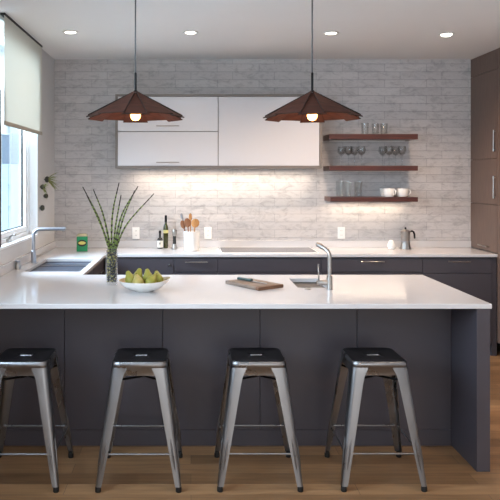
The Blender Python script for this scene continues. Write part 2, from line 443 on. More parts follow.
base_unit(xs_of(321.5), xs_of(423), 'wide charcoal drawer cabinet under the floating shelves, behind the prep faucet', dr((xs_of(361), xs_of(384), zf(261.5))))
base_unit(xs_of(423), xs_of(492.3), 'charcoal base cabinet at the right end of the back counter', [(.742, ZB-.008, 'drawer', (xs_of(448), xs_of(470), zf(261.5))), (ZK+.004, .738, 'door', None)])
MBf = MB().box(xs_of(492.3)+.001, 2.738, 5.866, 6.415, 0, ZB).build('filler_panel', 'char'); tag(MBf, 'slim charcoal filler strip between the right base cabinet and the tall cabinets', 'panel')

lc = thing('sink_cabinet', 'charcoal base cabinet below the double sink by the window', 'cabinet', (-1.06, 5.2, 0))
q = MB(); q.box(-.272, .262, -.56, .655, ZK, .6).box(.244, .262, -.56, .655, .6, ZB).box(-.272, .244, -.56, -.545, .6, ZB).box(-.272, .244, .64, .655, .6, ZB); q.build('carcass', 'chard', lc)
MB().box(.18, .195, -.56, .655, 0, ZK).build('toe_kick', 'toe', lc)
for a, b in ((-.558, .045), (.05, .653)):
    f = MB().box(.2625, .281, a+.0018, b-.0018, ZK+.004, ZB-.008, .0015).build('door', 'char', lc)
    mb = MB(); bar_handle(mb, (.281, a+.2, .80), (.281, a+.4, .80), (.028,0,0)); mb.build('handle', 'steel', f)

# ------------------------------------------------------------------ island body
YBD = 3.903
isl = thing('kitchen_island', 'charcoal panelled breakfast island behind the row of metal stools', 'kitchen island', (.1, 4.25, 0))
def L(x, y, z): return (x-.1, y-4.25, z)
def ib(x0, x1, y0, y1, z0, z1, bev=0): return MB().box(x0-.1, x1-.1, y0-4.25, y1-4.25, z0, z1, bev)
q = MB()
for a in ((XL+.001, XL+.02, YBD+.021, 4.6, .1, ZB), (XL+.02, 1.553, YBD+.021, YBD+.04, .1, ZB), (XL+.02, 1.553, 4.58, 4.6, .1, ZB), (XL+.02, 1.553, YBD+.04, 4.58, .1, .12)):
    q.box(a[0]-.1, a[1]-.1, a[2]-4.25, a[3]-4.25, a[4], a[5])
q.build('carcass', 'chard', isl)
edges = [XL+.001] + [(p-CX)/167.8 for p in (64.5, 162.5, 260, 357)] + [1.553]
for a, b in zip(edges, edges[1:]):
    ib(a+.0015, b-.0015, YBD, YBD+.02, .097, ZB, .0012).build('back_panel', 'char', isl)
ib(XL+.001, 1.553, YBD+.004, YBD+.02, 0, .094, .001).build('baseboard', 'char', isl)
o = ib(1.554, 1.626, YI0+.006, 4.605, 0, ZB+.003, .0015).build('end_panel', 'char', isl)

# ------------------------------------------------------------------ tall cabinets, right
XT = 2.74
def tall(y0, y1, z0, label, fr):
    yc = (y0+y1)/2; hd = (y1-y0)/2
    t = thing('tall_cabinet', label, 'cabinet', (XT+.35, yc, z0))
    MB().box(-.33, .345, -hd+.0008, hd-.0008, (0 if z0 > .5 else .115), ZC-z0-.001).build('carcass', 'taupe', t)
    if z0 < .5: MB().box(-.27, .3, -hd+.001, hd-.001, 0, .1145).build('toe_kick', 'toe', t)
    for (a, b, kind, h) in fr:
        f = MB().box(-.35, -.3302, -hd+.0022, hd-.0022, a-z0+.002, b-z0-.002, .0012).build(kind, 'taupe', t)
        if h:
            (ya, za), (yb, zb) = h
            mb = MB(); bar_handle(mb, (-.35, ya-yc, za-z0), (-.35, yb-yc, zb-z0), (-.022,0,0), .006); mb.build('handle', 'steel', f)
    return t
YT0 = 5.862
ht = lambda py, px=494: H-(py-CY)/((px-CX)/XT)
yh = 5.889
tall(YT0, YB-.001, ZT+.001, 'taupe wall cabinet standing on the right end of the back counter', [
    (2.574, ZC-.002, 'top_panel', None),
    (1.77, 2.574, 'door', ((yh, ht(130)), (yh, ht(151.5)))),
    (1.352, 1.77, 'door', ((yh, ht(176)), (yh, ht(198.5)))),
    (ZT+.005, 1.352, 'lift_door', ((F/((489.3-CX)/XT), .963), (F/((480-CX)/XT), .963)))])
tall(5.0, YT0-.001, 0, 'full height taupe cabinet at the right edge, in front of the counter end', [
    (2.574, ZC-.002, 'top_panel', None), (1.352, 2.574, 'door', None), (.12, 1.352, 'door', None)])

# ------------------------------------------------------------------ upper cabinet
SU = 107.55; YU = F/SU
ux = lambda px: (px-CX)/SU
uz = lambda py: H-(py-CY)/SU
uc = thing('wall_cabinet', 'white wall cabinet with grey brown frame hung on the stone backsplash', 'cabinet', (ux(218), YB-.15, uz(168)))
ox, oy, oz = uc.location
def ub(x0, x1, y0, y1, z0, z1, bev=0): return MB().box(x0-ox, x1-ox, y0-oy, y1-oy, z0-oz, z1-oz, bev)
X0, X1, Z0, Z1 = ux(115.3), ux(321.9), uz(168.3), uz(94.2)
t = .021
q = MB()
for a in ((X0, X0+t, YU, YB-.001, Z0, Z1), (X1-t, X1, YU, YB-.001, Z0, Z1), (X0+t, X1-t, YU, YB-.001, Z1-t, Z1), (X0+t, X1-t, YU, YB-.001, Z0, Z0+t), (X0+t, X1-t, YB-.02, YB-.001, Z0+t, Z1-t)):
    q.box(a[0]-ox, a[1]-ox, a[2]-oy, a[3]-oy, a[4]-oz, a[5]-oz)
q.build('frame', 'frame', uc)
xm = ux(218.2); zm = uz(131.5); g = .003
for (a, b, c, d, hz) in ((X0+t+g, xm-g, zm+g, Z1-t-g, 126), (X0+t+g, xm-g, Z0+t+g, zm-g, 162.4), (xm+g, X1-t-g, Z0+t+g, Z1-t-g, None)):
    f = ub(a, b, YU+.002, YU+.022, c, d, .0012).build('door', 'doorw', uc)
    if hz:
        mb = MB(); bar_handle(mb, (ux(156.4)-ox, YU+.002-oy, uz(hz)-oz), (ux(179.2)-ox, YU+.002-oy, uz(hz)-oz), (0,-.026,0), .005); mb.build('handle', 'steel', f)

# ------------------------------------------------------------------ shelves
SS = 106.7; YS = F/SS
sx = lambda px: (px-CX)/SS
sz = lambda py: H-(py-CY)/SS
shelf_z = []
for nm, py, h, xl in (('top', 134, .05, 329.3), ('middle', 165.8, .046, 329.3), ('bottom', 197.2, .043, 330.5)):
    z = sz(py)
    s_ = thing('floating_shelf', f'{nm} one of three floating walnut shelves on the stone wall', 'shelf', ((sx(xl)+sx(418))/2, (YS+YB)/2, z-h), group='floating walnut shelves')
    hw = (sx(418)-sx(xl))/2; hd = (YB-YS)/2
    MB().box(-hw, hw, -hd, hd-.0005, 0, h, .0015).build('board', 'walnuts', s_)
    MB().box(-hw+.05, hw-.05, hd-.06, hd-.045, -.006, -.0003).build('light_strip', 'plate', s_)
    shelf_z.append(z)
ZS1, ZS2, ZS3 = shelf_z

def px_at(px, dy):            # x for column px at depth YS+dy
    Y = YS+dy; return Vector(((px-CX)*Y/F, Y, 0))
# tumblers
def glass_obj(name, prof, label, loc, cat, group):
    mb = MB(); mb.lathe(prof, n=24, caps=(True, True)); o = mb.build(name, 'glass', loc=loc)
    return tag(o, label, cat, group)
def tprof(r, h, w=.002): return [(r*.8,0),(r*.86,.003),(r,h),(r-w,h),(r*.82-w,.012),(.001,.010)]
zf3 = .0005
tops = [(365,.08,'leftmost of three clear tumblers on the top shelf'), (375.4,.12,'middle one of three clear tumblers on the top shelf'), (384,.12,'rightmost of three clear tumblers on the top shelf')]
o0 = None
for px, dy, lb in tops:
    p = px_at(px, dy); p.z = ZS1+zf3
    if not o0: o0 = glass_obj('tumbler', tprof(.037, .108), lb, p, 'glass', 'tumblers on the top shelf')
    else:
        dup(o0, p, lb)
o0 = None
for px, dy, lb in ((347.0,.07,'left front tall tumbler on the bottom shelf'), (358.3,.07,'right front tall tumbler on the bottom shelf'), (340.0,.19,'tall tumbler at the back left of the bottom shelf')):
    p = px_at(px, dy); p.z = ZS3+zf3
    if not o0: o0 = glass_obj('tall_tumbler', tprof(.0415, .150), lb, p, 'glass', 'tall tumblers on the bottom shelf')
    else: dup(o0, p, lb)
wp = [(r*1.09, z*1.06) for r, z in [(.032,0),(.031,.0025),(.006,.007),(.0035,.02),(.0035,.085),(.009,.094),(.026,.108),(.036,.128),(.037,.145),(.032,.178),(.0305,.178),(.0355,.145),(.034,.128),(.022,.110),(.001,.098)]]
o0 = None
for i, (px, dy) in enumerate(((341.5,.19),(348.5,.08),(354.5,.19),(361.5,.08),(382.6,.19),(389,.08),(395.6,.19),(402,.08))):
    side = 'left' if i < 4 else 'right'
    row = 'back' if i % 2 == 0 else 'front'
    which = 'left' if (i//2) % 2 == 0 else 'right'
    lb = f'stemmed wine glass on middle shelf, {side} cluster, {which} one of its {row} row'
    p = px_at(px, dy); p.z = ZS2+zf3
    if not o0: o0 = glass_obj('wine_glass', wp, lb, p, 'wine glass', 'wine glasses on the middle shelf')
    else: dup(o0, p, lb)
# cups
def cup(loc, lb, rz):
    t = thing('cup', lb, 'cup', loc, rz, 'white cups on the bottom shelf')
    MB().lathe([(.034,0),(.042,.003),(.051,.02),(.055,.05),(.055,.078),(.052,.078),(.0515,.05),(.046,.018),(.001,.01)], n=28).build('bowl', 'ceramic', t)
    MB().tube([(.053,0,.066),(.066,0,.068),(.076,0,.055),(.073,0,.036),(.062,0,.026),(.052,0,.025)], .0045, 8).build('handle', 'ceramic', t)
    return t
for px, dy, lb, rz in ((389,.08,'left front white cup on the bottom shelf',-.9), (402.4,.08,'right white cup on the bottom shelf, handle to the right',-.15), (385.5,.21,'white cup half hidden at the back of the bottom shelf',.5)):
    p = px_at(px, dy); p.z = ZS3+zf3; cup(p, lb, rz)

# ------------------------------------------------------------------ cooktop
ck = thing('cooktop', 'flat glass cooktop with steel edge set in the back counter', 'cooktop', (.715, 6.13, ZT))
MB().box(-.434, .434, -.21, .235, .0005, .006, .002).build('glass_top', 'cook', ck)
q = MB(); q.box(-.44, .44, -.216, -.2105, .0005, .008).box(-.44, .44, .2355, .241, .0005, .008).box(-.44, -.4345, -.2105, .2355, .0005, .008).box(.4345, .44, -.2105, .2355, .0005, .008)
q.build('trim', 'plate', ck)

# ------------------------------------------------------------------ sinks
def bowl_mesh(x0, x1, y0, y1, zt, d, th=.004, r=.02):
    mb = MB()
    def ring(ins, z, rr):
        pts = []
        for cx_, cy_, a0 in ((x1-ins-rr, y1-ins-rr, 0), (x0+ins+rr, y1-ins-rr, 90), (x0+ins+rr, y0+ins+rr, 180), (x1-ins-rr, y0+ins+rr, 270)):
            for k in range(5):
                a = math.radians(a0+90*k/4); pts.append((cx_+rr*math.cos(a), cy_+rr*math.sin(a), z))
        return pts
    mb.loft([ring(-.012, zt, r), ring(0, zt, r), ring(.004, zt-d+.02, r), ring(.02, zt-d, r), ring(.02, zt-d-th, r), ring(-th, zt-d+.02, r), ring(-.012, zt-th, r)], caps=(False, True))
    # bottom (inner)
    mb.bm.faces.new([mb.bm.verts.new(p) for p in ring(.02, zt-d, r)])
    return mb
ZU = ZT-TH-.0005
ls = thing('double_sink', 'dark steel double bowl undermount sink by the window', 'sink', (-1.0085, 5.155, ZU-.2))
def lsb(x0, x1, y0, y1, d):
    return bowl_mesh(x0+1.0085, x1+1.0085, y0-5.155, y1-5.155, .2, d)
lsb(S1[0]+.004, S1[1]-.004, S1[2]+.004, 5.285, .17).build('bowl', 'graphite', ls)
lsb(S1[0]+.004, S1[1]-.004, 5.315, S1[3]-.004, .19).build('bowl', 'graphite', ls)
MB().box(S1[0]+1.0115, S1[1]+1.0055, 5.286-5.155, 5.314-5.155, .175, .2005, .004).build('divider', 'steel', ls)
for yy, d in ((4.98, .17), (5.42, .19)):
    MB().lathe([(.045,0),(.045,.004),(.035,.004),(.03,.001),(.001,.001)], c=(0, yy-5.155, .2-d+.0005)).build('drain', 'steel', ls)
ps = thing('prep_sink', 'small steel prep sink let into the island top', 'sink', (.766, 4.2675, ZU-.2))
bowl_mesh(S2[0]+.004-.766, S2[1]-.004-.766, S2[2]+.004-4.2675, S2[3]-.004-4.2675, .2, .16).build('bowl', 'steelb', ps)
MB().lathe([(.04,0),(.04,.004),(.03,.004),(.001,.001)], c=(0, .05, .0405)).build('drain', 'steel', ps)

# ------------------------------------------------------------------ faucets
fa = thing('faucet', 'tall satin faucet with long horizontal spout beside the window sink', 'faucet', (-1.262, 5.25, ZT+.0005))
MB().lathe([(.026,0),(.026,.006),(.021,.008),(.021,.095),(.017,.10)], n=24).build('base', 'chrome', fa)
pts = [(0,0,.1), (0,0,.22)]
for k in range(1, 8):
    a = PI/2*k/7; pts.append((.05-.05*math.cos(a), 0, .22+.05*math.sin(a)))
pts += [(.12,0,.272), (.258,0,.274)]
MB().tube(pts, .0135, 14).build('spout', 'chrome', fa)
MB().cyl((.24,0,.262), (.24,0,.248), .010).build('aerator', 'steel', fa)
MB().tube([(.015,.01,.05), (.03,.03,.055), (.085,.12,.082)], [.007,.005,.004], 8).build('lever', 'steel', fa)
so = thing('soap_dispenser', 'short satin cylinder fitting on the counter left of the window sink', 'dispenser', (-1.292, 4.89, ZT+.0005))
MB().lathe([(.021,0),(.021,.05),(.018,.052)], n=24).build('body', 'steel', so)
MB().lathe([(.0185,.053),(.0195,.055),(.0195,.064),(.015,.068)], n=24).build('cap', 'chrome', so)

pf = thing('prep_faucet', 'curved satin steel faucet standing on the island beside the prep sink', 'faucet', (.848, 4.01, ZT+.0005))
MB().lathe([(.0185,0),(.0185,.085),(.0135,.088),(.013,.09)], n=24).build('base', 'steel', pf)
pts = [(0,0,.088), (0,0,.20)]
for k in range(1, 8):
    a = math.radians(62)*k/7; R = .05
    pts.append((-(R-R*math.cos(a))*.75, (R-R*math.cos(a))*.66, .20+R*math.sin(a)))
dx = Vector((-.6, .55, .50)).normalized()
e = Vector(pts[-1])
pts += [tuple(e+dx*.02), tuple(e+dx*.045)]
MB().tube(pts, .0125, 14).build('spout', 'steel', pf)
MB().tube([e+dx*.02+Vector((0,0,-.003)), e+dx*.05+Vector((-.004,.002,-.004)), e+dx*.064+Vector((-.008,.004,-.006))], [.0145,.0145,.012], 14).build('spray_head', 'steel', pf)
MB().tube([(-.012,0,.042), (-.058,0,.042), (-.062,0,.042), (-.078,0,.042)], [.017,.017,.014,.012], 16).build('valve', 'steel', pf)
MB().tube([(-.066,0,.05), (-.068,0,.155)], [.0045,.0038], 8).build('lever', 'steel', pf)
p = onz(307.5, 289.3, ZT)
o = MB().lathe([(.02,0),(.02,.004),(.012,.007),(.001,.008)], n=24).build('air_switch', 'steel', loc=(p.x, p.y, ZT+.0005)); tag(o, 'round steel push button on the island in front of the prep sink', 'button')

# ------------------------------------------------------------------ recessed ceiling lights
base = None
for px, py, lb in ((70.5,31.8,'leftmost recessed downlight, nearest the window wall'), (190.5,32.2,'second recessed downlight from the left, between the two pendants'), (331,32.8,'third recessed downlight from the left, just right of the right pendant cord'), (446.5,34,'rightmost recessed downlight, off over the tall cabinets')):
    p = onz(px, py, ZC)
    if not base:
        base = thing('recessed_light', lb, 'ceiling light', (p.x, p.y, ZC), group='recessed ceiling lights')
        MB().lathe([(.042,-.001),(.062,-.001),(.065,-.004),(.063,-.007),(.045,-.007),(.042,-.001)], n=32, caps=(False,False)).build('ring', 'plate', base)
        MB().lathe([(.0415,-.0005),(.0415,-.0045),(.001,-.0045)], n=32).build('lens', 'down', base)
    elif px > 400:
        r = thing('recessed_light', lb, 'ceiling light', (p.x, p.y, ZC), group='recessed ceiling lights')
        MB().lathe([(.042,-.001),(.062,-.001),(.065,-.004),(.063,-.007),(.045,-.007),(.042,-.001)], n=32, caps=(False,False)).build('ring', 'plate', r)
        MB().lathe([(.0415,-.0005),(.035,-.014),(.02,-.018),(.001,-.019)], n=32).build('lens', 'down', r)
    else: dup(base, (p.x, p.y, ZC), lb)

# ------------------------------------------------------------------ pendants
def pendant(loc, label):
    t = thing('pendant_lamp', label, 'pendant lamp', loc, group='walnut pendant lamps over the island')
    R, zr, za = .308, -.172, -.006            # rim radius, rim z, apex z relative to the fitter foot
    for k in range(12):
        az = math.radians(-90+30*k); under = (k % 2 == 0)
        rr = (R*1.012 if under else R*.985); zb = (zr-.001 if under else zr+.010); zt = za-(.012 if under else 0)
        ha = math.radians(15)*(1.02 if under else 1.16)
        def pt(r, a, z): return Vector((r*math.cos(a), r*math.sin(a), z))
        a0, a1 = az-ha, az+ha
        up = [pt(.012, a0, zt), pt(.012, a1, zt), pt(rr/math.cos(0), a1, zb), pt(rr, a0, zb)]
        nrm = (up[2]-up[1]).cross(up[3]-up[1]).normalized()
        if nrm.z > 0: nrm = -nrm
        pm = MB().poly(up, .006, nrm)
        pm.bm.faces.ensure_lookup_table()
        for f in pm.bm.faces[2:]: f.material_index = 1
        pm.build('panel', ['walnut', 'pedge'], t)
    MB().lathe([(.006,.11),(.0075,.105),(.0075,.0),(.013,-.004),(.016,-.012)], n=16).build('stem', 'black', t)
    MB().cyl((0,0,.105), (0,0,ZC-loc[2]-.022), .0045, 8).build('cord', 'cord', t)
    MB().lathe([(.055,ZC-loc[2]-.022),(.058,ZC-loc[2]-.018),(.058,ZC-loc[2]-.0005)], n=28).build('canopy', 'black', t)
    MB().lathe([(.018,-.022),(.02,-.03),(.02,-.085),(.016,-.09)], n=20).build('socket', 'black', t)
    b = MB(); b.lathe([(.012,-.0905),(.014,-.105),(.024,-.125),(.031,-.145),(.032,-.16),(.028,-.176),(.017,-.187),(.001,-.191)], n=24)
    b.build('bulb', 'bulb', t)
    return t
zap = 2.145
pl = pendant((-.3465, 4.09, zap), 'left faceted walnut pendant lamp hanging over the fruit bowl')
pr = dup(pl, (.757, 4.09, zap), 'right faceted walnut pendant lamp hanging over the prep faucet', -math.atan(.757/4.09))
pl.rotation_euler = (0, 0, math.atan(.3465/4.09))

# ------------------------------------------------------------------ stools
def leg(sx_, sy_):
    top, bot = .1456, .2185
    zt, zb = .612, .028
    mb = MB(); rings = []
    N = 14
    for k in range(N+1):
        u = k/N; z = zt+(zb-zt)*u
        # legs leave the apron straight then splay
        h = top+(bot-top)*u
        w = .036*(1-u)**.9+.031
        if u < .12: w += .016*(1-u/.12)**2
        th = .0028; rc = .027*(1-.5*u)
        outer = [(-w, 0)]
        for j in range(5):
            a = PI/2-(PI/2)*j/4
            outer.append((-rc+rc*math.cos(a), -rc+rc*math.sin(a)))
        outer.append((0, -w))
        inner = []
        ri = rc-th
        inner = [(-w, -th)]
        for j in range(5):
            a = PI/2-(PI/2)*j/4
            inner.append((-rc+ri*math.cos(a), -rc+ri*math.sin(a)))
        inner.append((-th, -w))
        ring = outer+list(reversed(inner))
        rings.append([Vector((sx_*(h+x), sy_*(h+y), z)) for x, y in ring])
    mb.loft(rings)
    # pressed rib along the lower leg, on both flanges
    for fl in (0, 1):
        pts = []
        for k in range(7):
            u = .60+.27*k/6; z = zt+(zb-zt)*u; h = top+(bot-top)*u
            w = .029*(1-u)**.85+.030; off = -w*.6
            pts.append(Vector((sx_*(h+off), sy_*(h+.0004), z)) if fl == 0 else Vector((sx_*(h+.0004), sy_*(h+off), z)))
        mb.tube(pts, [.001,.004,.0048,.0048,.0048,.004,.001], 8)
    return mb
def rsq(h, z, r, n=6):
    pts = []
    for cx_, cy_, a0 in ((h-r, h-r, 0), (-h+r, h-r, 90), (-h+r, -h+r, 180), (h-r, -h+r, 270)):
        for k in range(n):
            a = math.radians(a0+90*k/(n-1)); pts.append(Vector((cx_+r*math.cos(a), cy_+r*math.sin(a), z)))
    return pts
def stool(loc, label, rz=0):
    t = thing('bar_stool', label, 'stool', loc, rz, group='metal counter stools in front of the island')
    sb = MB()
    sb.loft([rsq(.138, .571, .03), rsq(.1418, .571, .034), rsq(.1430, .610, .034), rsq(.1462, .614, .038), rsq(.1470, .628, .042), rsq(.1455, .6365, .044), rsq(.1415, .6415, .042), rsq(.135, .6425, .038)], caps=(False, False))
    o = sb.build('apron', 'gun', t)
    sd = MB()
    # seat top with a hand slot: annular faces from the rim to a slot ring
    n = 24
    rim = [rsq(.1385, .6405, .040), rsq(.1385, .6435, .040), rsq(.132, .6445, .036), rsq(.122, .6415, .03), rsq(.06, .6395, .02)]
    def slot_ring(z, hx=.030, hy=.0055):
        out = []
        for cx_, cy_, a0 in ((hx-hy, 0, 0), (-hx+hy, 0, 90), (-hx+hy, 0, 180), (hx-hy, 0, 270)):
            for k in range(6):
                a = math.radians(a0+90*k/5); out.append(Vector((cx_+hy*math.cos(a), cy_+hy*math.sin(a), z)))
        return out
    sd.loft(rim+[slot_ring(.6395, .034, .0085), slot_ring(.637), slot_ring(.618)], caps=(False, False))
    sd.build('seat', 'gund', t)
    q = MB()
    q.loft([slot_ring(.6398, .034, .0090), slot_ring(.6418, .033, .008), slot_ring(.641, .032, .0068), slot_ring(.638, .031, .0060)], caps=(False, False))
    q.build('slot_rim', 'gun', t)
    for a, b in ((-1,-1), (1,-1), (1,1), (-1,1)):
        lg = leg(a, b).build('leg', 'gun', t)
        q = MB(); c = .2185-.0135
        q.lathe([(.0135,0),(.0152,.003),(.0152,.018),(.013,.030)], c=(a*c, b*c, 0), n=16); q.build('rubber_foot', 'rubber', lg)
    z = .185; u = (.612-z)/.584; h = .1456+.0729*u-.008
    for i in range(4):
        m_ = Matrix.Rotation(PI/2*i, 3, 'Z')
        a, b = m_ @ Vector((-h+.02, -h, z)), m_ @ Vector((h-.02, -h, z))
        d = (b-a).normalized()
        q = MB(); q.tube([a, b], .0052, 10).tube([a-d*.004, a+d*.006], .0095, 10).tube([b-d*.006, b+d*.004], .0095, 10)
        q.build('rung', 'gun', t)
    q = MB()
    for sgn in (1, -1):
        q.tube([(-.14, -.14*sgn, .545), (-.07, -.07*sgn, .535), (0, 0, .530-.004*sgn), (.07, .07*sgn, .535), (.14, .14*sgn, .545)], .006, 8)
    q.build('cross_brace', 'black', t)
    return t
st = stool((-.892, 3.540, 0), 'leftmost metal counter stool, cut off by the left edge of view')
dup(st, (-.268, 3.540, 0), 'second metal counter stool from the left, below the fruit bowl', 0.0)
dup(st, (.353, 3.546, 0), 'third metal counter stool from the left, below the cutting board', 0.0)
dup(st, (.985, 3.548, 0), 'rightmost metal counter stool, closest to the island end panel', 0.0)

# ------------------------------------------------------------------ things on the island
# vase with pebbles and reeds
vx, vy = (111.8-CX)/156, 4.2
vs = thing('glass_vase', 'clear cylinder vase of pebbles and tall reeds on the island', 'vase', (vx, vy, ZT+.0005))
MB().lathe([(.037,0),(.039,.003),(.039,.235),(.0365,.235),(.0365,.012),(.001,.010)], n=36).build('glass_wall', 'glass', vs)
pb = MB()
for i in range(720):
    a = random.random()*2*PI; r = .029*math.sqrt(random.random()); z = .019+random.random()*.195
    pb.mi = 0 if random.random() < .68 else 1
    pb.sph((r*math.cos(a), r*math.sin(a), z), .0062+random.random()*.001, (1,1,.8), 1)
o = pb.build('pebbles', ['pebd', 'pebl'], loc=(vx, vy, ZT+.0005)); tag(o, 'dark and yellowish pebbles filling the glass vase', 'pebbles', kind='stuff')
reeds = [((80.6,187),(98,219),(109,250),.02,'leftmost reed in the vase, leaning furthest left'),
 ((87.5,194.5),(101,224),(110,250),-.01,'short left leaning reed, second from the left in the vase'),
 ((92.4,189.6),(103,216),(110.5,250),.01,'left leaning reed, third from the left in the vase'),
 ((119,182.6),(112.5,214),(111.5,250),0,'tallest nearly upright reed in the middle of the vase'),
 ((122.4,194.5),(116.5,224),(113,250),-.02,'shorter upright reed just right of the tallest one'),
 ((137.3,186.3),(121,216),(114,250),.015,'tall right leaning reed with its tip above the outlet'),
 ((135.5,190.5),(124,217),(115,250),-.015,'right leaning reed crossing just below its taller neighbour'),
 ((154,193.5),(127,224),(115.5,250),.0,'rightmost reed in the vase, leaning furthest right')]
for i, (tp, md, bs, dy, lb) in enumerate(reeds):
    T, Mi, B = P(*tp, 156), P(*md, 156), P(*bs, 156)
    T.y += dy*4; Mi.y += dy*2
    ang = i*2.4
    foot = Vector((vx+.012*math.cos(ang), vy+.012*math.sin(ang), ZT+.16))
    B = Vector((vx+(B.x-vx)*.95, vy+dy*.6, B.z))
    ctrl = [foot, B, Mi, T]
    n = 54; pts = []
    def cr(p0, p1, p2, p3, u):
        return .5*((2*p1)+(p2-p0)*u+(2*p0-5*p1+4*p2-p3)*u*u+(3*p1-p0-3*p2+p3)*u**3)
    cc = [foot*2-B]+ctrl+[T*2-Mi]
    for sgi, cnt in ((0, 12), (1, 18), (2, 24)):
        for k in range(cnt): pts.append(cr(cc[sgi], cc[sgi+1], cc[sgi+2], cc[sgi+3], k/cnt))
    pts.append(T.copy())
    base_ = Vector((vx, vy, ZT))
    pts = [p-base_ for p in pts]
    m_ = len(pts)
    rr = [.0072*(1-.62*k/m_)*(1.28 if k % 3 == 1 else 1) for k in range(m_)]
    lim = m_*.8
    o = MB().tube(pts, rr, 8, alt=lambda q, lim=lim: 1 if (q % 3 == 0 or q > lim) else 0).build('reed', ['stemg', 'stemd'], loc=base_)
    tag(o, lb, 'reed', 'reeds in the glass vase')

# bowl + pears
bx, by = -.284, 3.958
bo = thing('fruit_bowl', 'low white bowl of green pears on the island', 'bowl', (bx, by, ZT+.0005))
def bring(r, z, k):        # a slightly boat shaped rim swooping up at the right end
    pts = []
    for i in range(40):
        a = 2*PI*i/40; x = math.cos(a); y = math.sin(a)
        lift = .016*k*max(0, x)**4
        pts.append(Vector((r*x*(1+.05*k*max(0, x)**3), r*y*.86, z+lift)))
    return pts
q = MB(); q.loft([bring(.052,0,0), bring(.055,.004,0), bring(.1,.018,.2), bring(.135,.040,.6), bring(.154,.064,1), bring(.1555,.066,1), bring(.153,.0665,1)], caps=(True, False)); q.build('shell', 'ceramic', bo)
q = MB(); q.loft([bring(.153,.0665,1), bring(.149,.062,1), bring(.129,.042,.6), bring(.095,.023,.2), bring(.05,.010,0)], caps=(False, True)); q.build('interior', 'tan', bo)
pprof = [(.001,-.034),(.012,-.0345),(.024,-.028),(.032,-.014),(.0345,.0),(.032,.016),(.025,.032),(.018,.045),(.0145,.056),(.011,.063),(.004,.066),(.001,.0655)]
pears = [((-.080,.0,.062),(-.6,.3,'y'),'pear at the left end of the bowl', 0),
 ((-.030,-.058,.057),(.3,-.9,'x'),'yellowish pear at the front left of the bowl', 1),
 ((.044,-.052,.060),(-.5,-.95,'x'),'green pear at the front right of the bowl', 0),
 ((.084,.012,.064),(-.75,.3,'y'),'rightmost green pear in the bowl', 0),
 ((.022,.052,.064),(.3,-.5,'x'),'green pear at the back middle of the bowl', 0),
 ((-.046,.062,.066),(-.5,-.5,'x'),'green pear at the back left of the bowl', 0)]
for (x, y, z), (a, b, ax), lb, yl in pears:
    e = Euler((b, 0, a), 'XYZ') if ax == 'x' else Euler((b*.5, a, a*2), 'XYZ')
    pe = thing('pear', lb, 'pear', (bx+x, by+y, ZT+z), group='pears in the white bowl'); pe.rotation_euler = e
    MB().lathe(pprof, n=24).build('flesh', 'pearl' if yl else 'pear', pe)
    MB().tube([(0,0,.064), (.001,0,.072), (.004,.001,.082)], [.0018,.0015,.002], 6).build('stalk', 'stemb', pe)

# cutting board and knife
A, Cc, D = onz(227.3,281,.934), onz(281.3,284,.934), onz(261,288,.934)
Bc = A+(Cc-D); cen = (A+Bc+Cc+D)/4
ang = math.atan2((D-A).y, (D-A).x)
cb_ = thing('cutting_board', 'worn wooden cutting board lying askew on the island', 'cutting board', (cen.x, cen.y, ZT+.0005), ang)
hl, hw = (D-A).length/2, (Cc-D).length/2
MB().box(-hl, hl-.03, -hw, hw, 0, .020, .003).build('board', 'board', cb_)
MB().box(hl-.0298, hl, -hw, hw, 0, .020, .003).build('end_strip', 'boarde', cb_)
p0, p1 = onz(238,279.3,.935), onz(270,284.5,.935)
kn = thing('knife', 'knife with dark teal handle lying on the cutting board', 'knife', (p0.x, p0.y, ZT+.0212), math.atan2((p1-p0).y, (p1-p0).x))
MB().box(0, .125, -.011, .011, 0, .016, .005).build('handle', 'teal', kn)
MB().poly([(.1255,-.010,.002),(.1255,.011,.002),(.24,.010,.002),(.262,-.009,.002)], .002).build('blade', 'chrome', kn)

# ------------------------------------------------------------------ things on the back counter
def cl(px, py):
    p = onz(px, py, ZT); y = min(p.y, 6.36); return Vector((p.x*y/p.y, y, ZT+.0005))
p = cl(82.2, 251.3)
tn = thing('tea_tin', 'green tea tin with gold oval label by the back wall', 'tin', p, .12)
MB().box(-.05, .05, -.032, .032, 0, .14, .008).build('body', 'gtin', tn)
q = MB(); q.loft([[Vector((x*k, y*k, z)) for x, y in ((-.051,-.033),(.051,-.033),(.051,.033),(-.051,.033))] for k, z in ((1,.1405),(1,.15),(.82,.158),(.7,.164))], smooth=False); q.build('lid', 'lidm', tn)
def oval(rx, rz, y, z, th, yc=0):
    return [(rx*math.cos(a), y, z+rz*math.sin(a)) for a in [2*PI*i/28 for i in range(28)]]
q = MB(); q.poly(oval(.042, .031, -.0322, .078, 0), .0012, (0,-1,0)); q.build('label_border', 'slot', tn)
q = MB(); q.poly(oval(.033, .015, -.0336, .08, 0), .001, (0,-1,0)); q.build('label_oval', 'gold', tn)

